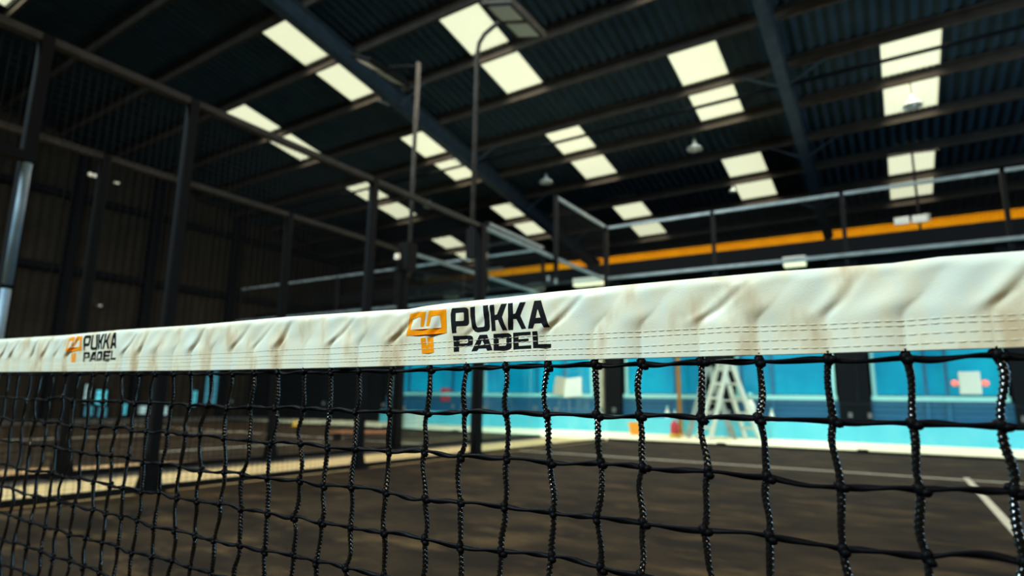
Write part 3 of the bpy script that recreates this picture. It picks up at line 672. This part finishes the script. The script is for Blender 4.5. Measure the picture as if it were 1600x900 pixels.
for c in range(NC):
    x = cx[c]; near = -1.15 < x < -0.36; mid = -2.2 < x <= -1.15
    step, seg = (0.00042, 12) if near else ((0.0006, 9) if mid else (0.012, 5))
    zz = [np.interp(x, bx, bz)+0.006]; pts = [(x, 0, zz[0])]
    zlist = []; xl = []; yl = []
    ends = [(x, 0.0, np.interp(x, bx, bz)+0.0015)]+[(NX[c, r], NY[c, r], NZ[c, r]) for r in range(NR)]
    for a, b in zip(ends[:-1], ends[1:]):
        k = max(2, int((a[2]-b[2])/step)); s = np.linspace(0, 1, k, endpoint=False)
        wgx, wgy = rng.normal(0, 0.0020), rng.normal(0, 0.0012); w2 = rng.normal(0, 0.0008)
        if a[2]-b[2] < 0.02: wgx = wgy = w2 = 0
        xl.append(a[0]+(b[0]-a[0])*s+wgx*np.sin(PI*s)+w2*np.sin(2*PI*s)); yl.append(a[1]+(b[1]-a[1])*s+wgy*np.sin(PI*s)); zlist.append(a[2]+(b[2]-a[2])*s)
    Pn = np.stack([np.concatenate(xl), np.concatenate(yl), np.concatenate(zlist)], 1)
    a = np.linspace(0, 2*PI, seg, endpoint=False)[None, :]; L = Pn[:, 2][:, None]
    r0 = 0.0023*(1+0.10*np.sin(L*130+c))
    if near or mid:
        br = np.sin(L*1700)*np.cos(3*a+0.6*c)
        rad = r0*(0.94+0.30*br)
    else: rad = r0+0*a
    V, F = sweep(Pn, ex, ey, rad)
    link('vertical_cord', np_mesh('vertical_cord', V, F), M['cord'], net, smooth=True)
for r in range(NR):
    X = []; Y = []; Z = []
    for c in range(NC-1):
        near = -2.3 < cx[c] < -0.3
        k = 18 if near else 3; s = np.linspace(0, 1, k, endpoint=False)
        sg = rng.normal(0.0002, 0.0011) if r else rng.normal(0.0004, 0.0006)
        X.append(NX[c, r]+(NX[c+1, r]-NX[c, r])*s); Y.append(NY[c, r]+(NY[c+1, r]-NY[c, r])*s)
        Z.append(NZ[c, r]+(NZ[c+1, r]-NZ[c, r])*s-sg*np.sin(PI*s)+rng.normal(0, 0.0004)*np.sin(2*PI*s))
    Pn = np.stack([np.concatenate(X), np.concatenate(Y), np.concatenate(Z)], 1); Pn[:, 2] = np.maximum(Pn[:, 2], 0.004)
    a = np.linspace(0, 2*PI, 8, endpoint=False)[None, :]; L = Pn[:, 0][:, None]
    tw = L*72+0.9*np.sin(L*31+r)
    rad = 0.00185*(1+0.30*np.cos(2*(a-tw)))
    V, F = sweep(Pn, ez, ey, rad)
    link('horizontal_cord', np_mesh('horizontal_cord', V, F), M['cord_flat'], net, smooth=True)
# knots
def knot_mesh(seed):
    g = random.Random(seed); v = []; f = []
    def blob(cx_, cy_, cz_, rx, ry, rz, nu=10, nv=7):
        o = len(v)
        for j in range(nv):
            th = PI*(j+0.5)/nv
            for i in range(nu):
                a = 2*PI*i/nu; k = 1+0.10*math.sin(3*a+5*th+seed)
                v.append((cx_+rx*k*math.sin(th)*math.cos(a), cy_+ry*k*math.sin(th)*math.sin(a), cz_+rz*k*math.cos(th)))
        for j in range(nv-1):
            for i in range(nu): f.append((o+j*nu+i, o+(j+1)*nu+i, o+(j+1)*nu+(i+1) % nu, o+j*nu+(i+1) % nu))
        f.append(tuple(o+i for i in range(nu))); f.append(tuple(o+(nv-1)*nu+i for i in range(nu))[::-1])
    blob(0, -0.0003, 0, 0.0034, 0.0034, 0.0043)
    blob(0.0030+g.uniform(-.0006, .0008), -0.0018, -0.0018+g.uniform(-.0006, .0006), 0.0032, 0.0028, 0.0026)
    blob(-0.0014, 0.0012, 0.0016, 0.0030, 0.0026, 0.0026)
    me = bpy.data.meshes.new('knot'); me.from_pydata(v, [], f); me.update(); me.materials.append(M['cord_flat'])
    me.polygons.foreach_set('use_smooth', [True]*len(me.polygons)); return me
KM = [knot_mesh(i) for i in range(5)]
order = sorted([(c, r) for c in range(NC) for r in range(NR)], key=lambda q: (cx[q[0]]+0.48)**2+(NZ[q[0], q[1]]-0.6867)**2 if (cx[q[0]] < -0.38 and NZ[q[0], q[1]] > 0.37) else 99+abs(cx[q[0]]))
for i, (c, r) in enumerate(order[:298]):
    o = bpy.data.objects.new('knot', KM[i % 5]); C.objects.link(o); o.parent = net
    o.location = (NX[c, r], NY[c, r], NZ[c, r]); o.rotation_euler = (0, R.uniform(-0.4, 0.4), R.uniform(-0.5, 0.5))
m = MB()
for (c, r) in order[298:]:
    x, y, z = NX[c, r], NY[c, r], max(NZ[c, r], 0.006); k = 0.0036
    m.add([(x-k, y, z), (x+k, y, z), (x, y-k, z), (x, y+k, z), (x, y, z-k), (x, y, z+k)], [(0, 2, 5), (2, 1, 5), (1, 3, 5), (3, 0, 5), (2, 0, 4), (1, 2, 4), (3, 1, 4), (0, 3, 4)])
m.build('far_knots', M['cord'], net, kind='stuff')
for s in (-4.96, 4.96):
    p = MB().tube([(s, 0, 0.012), (s, 0, 0.80)], 0.03, 12); p.box((s-0.1, -0.1, 0.012), (s+0.1, 0.1, 0.024))
    p.build('net_post', M['black_steel'], net)
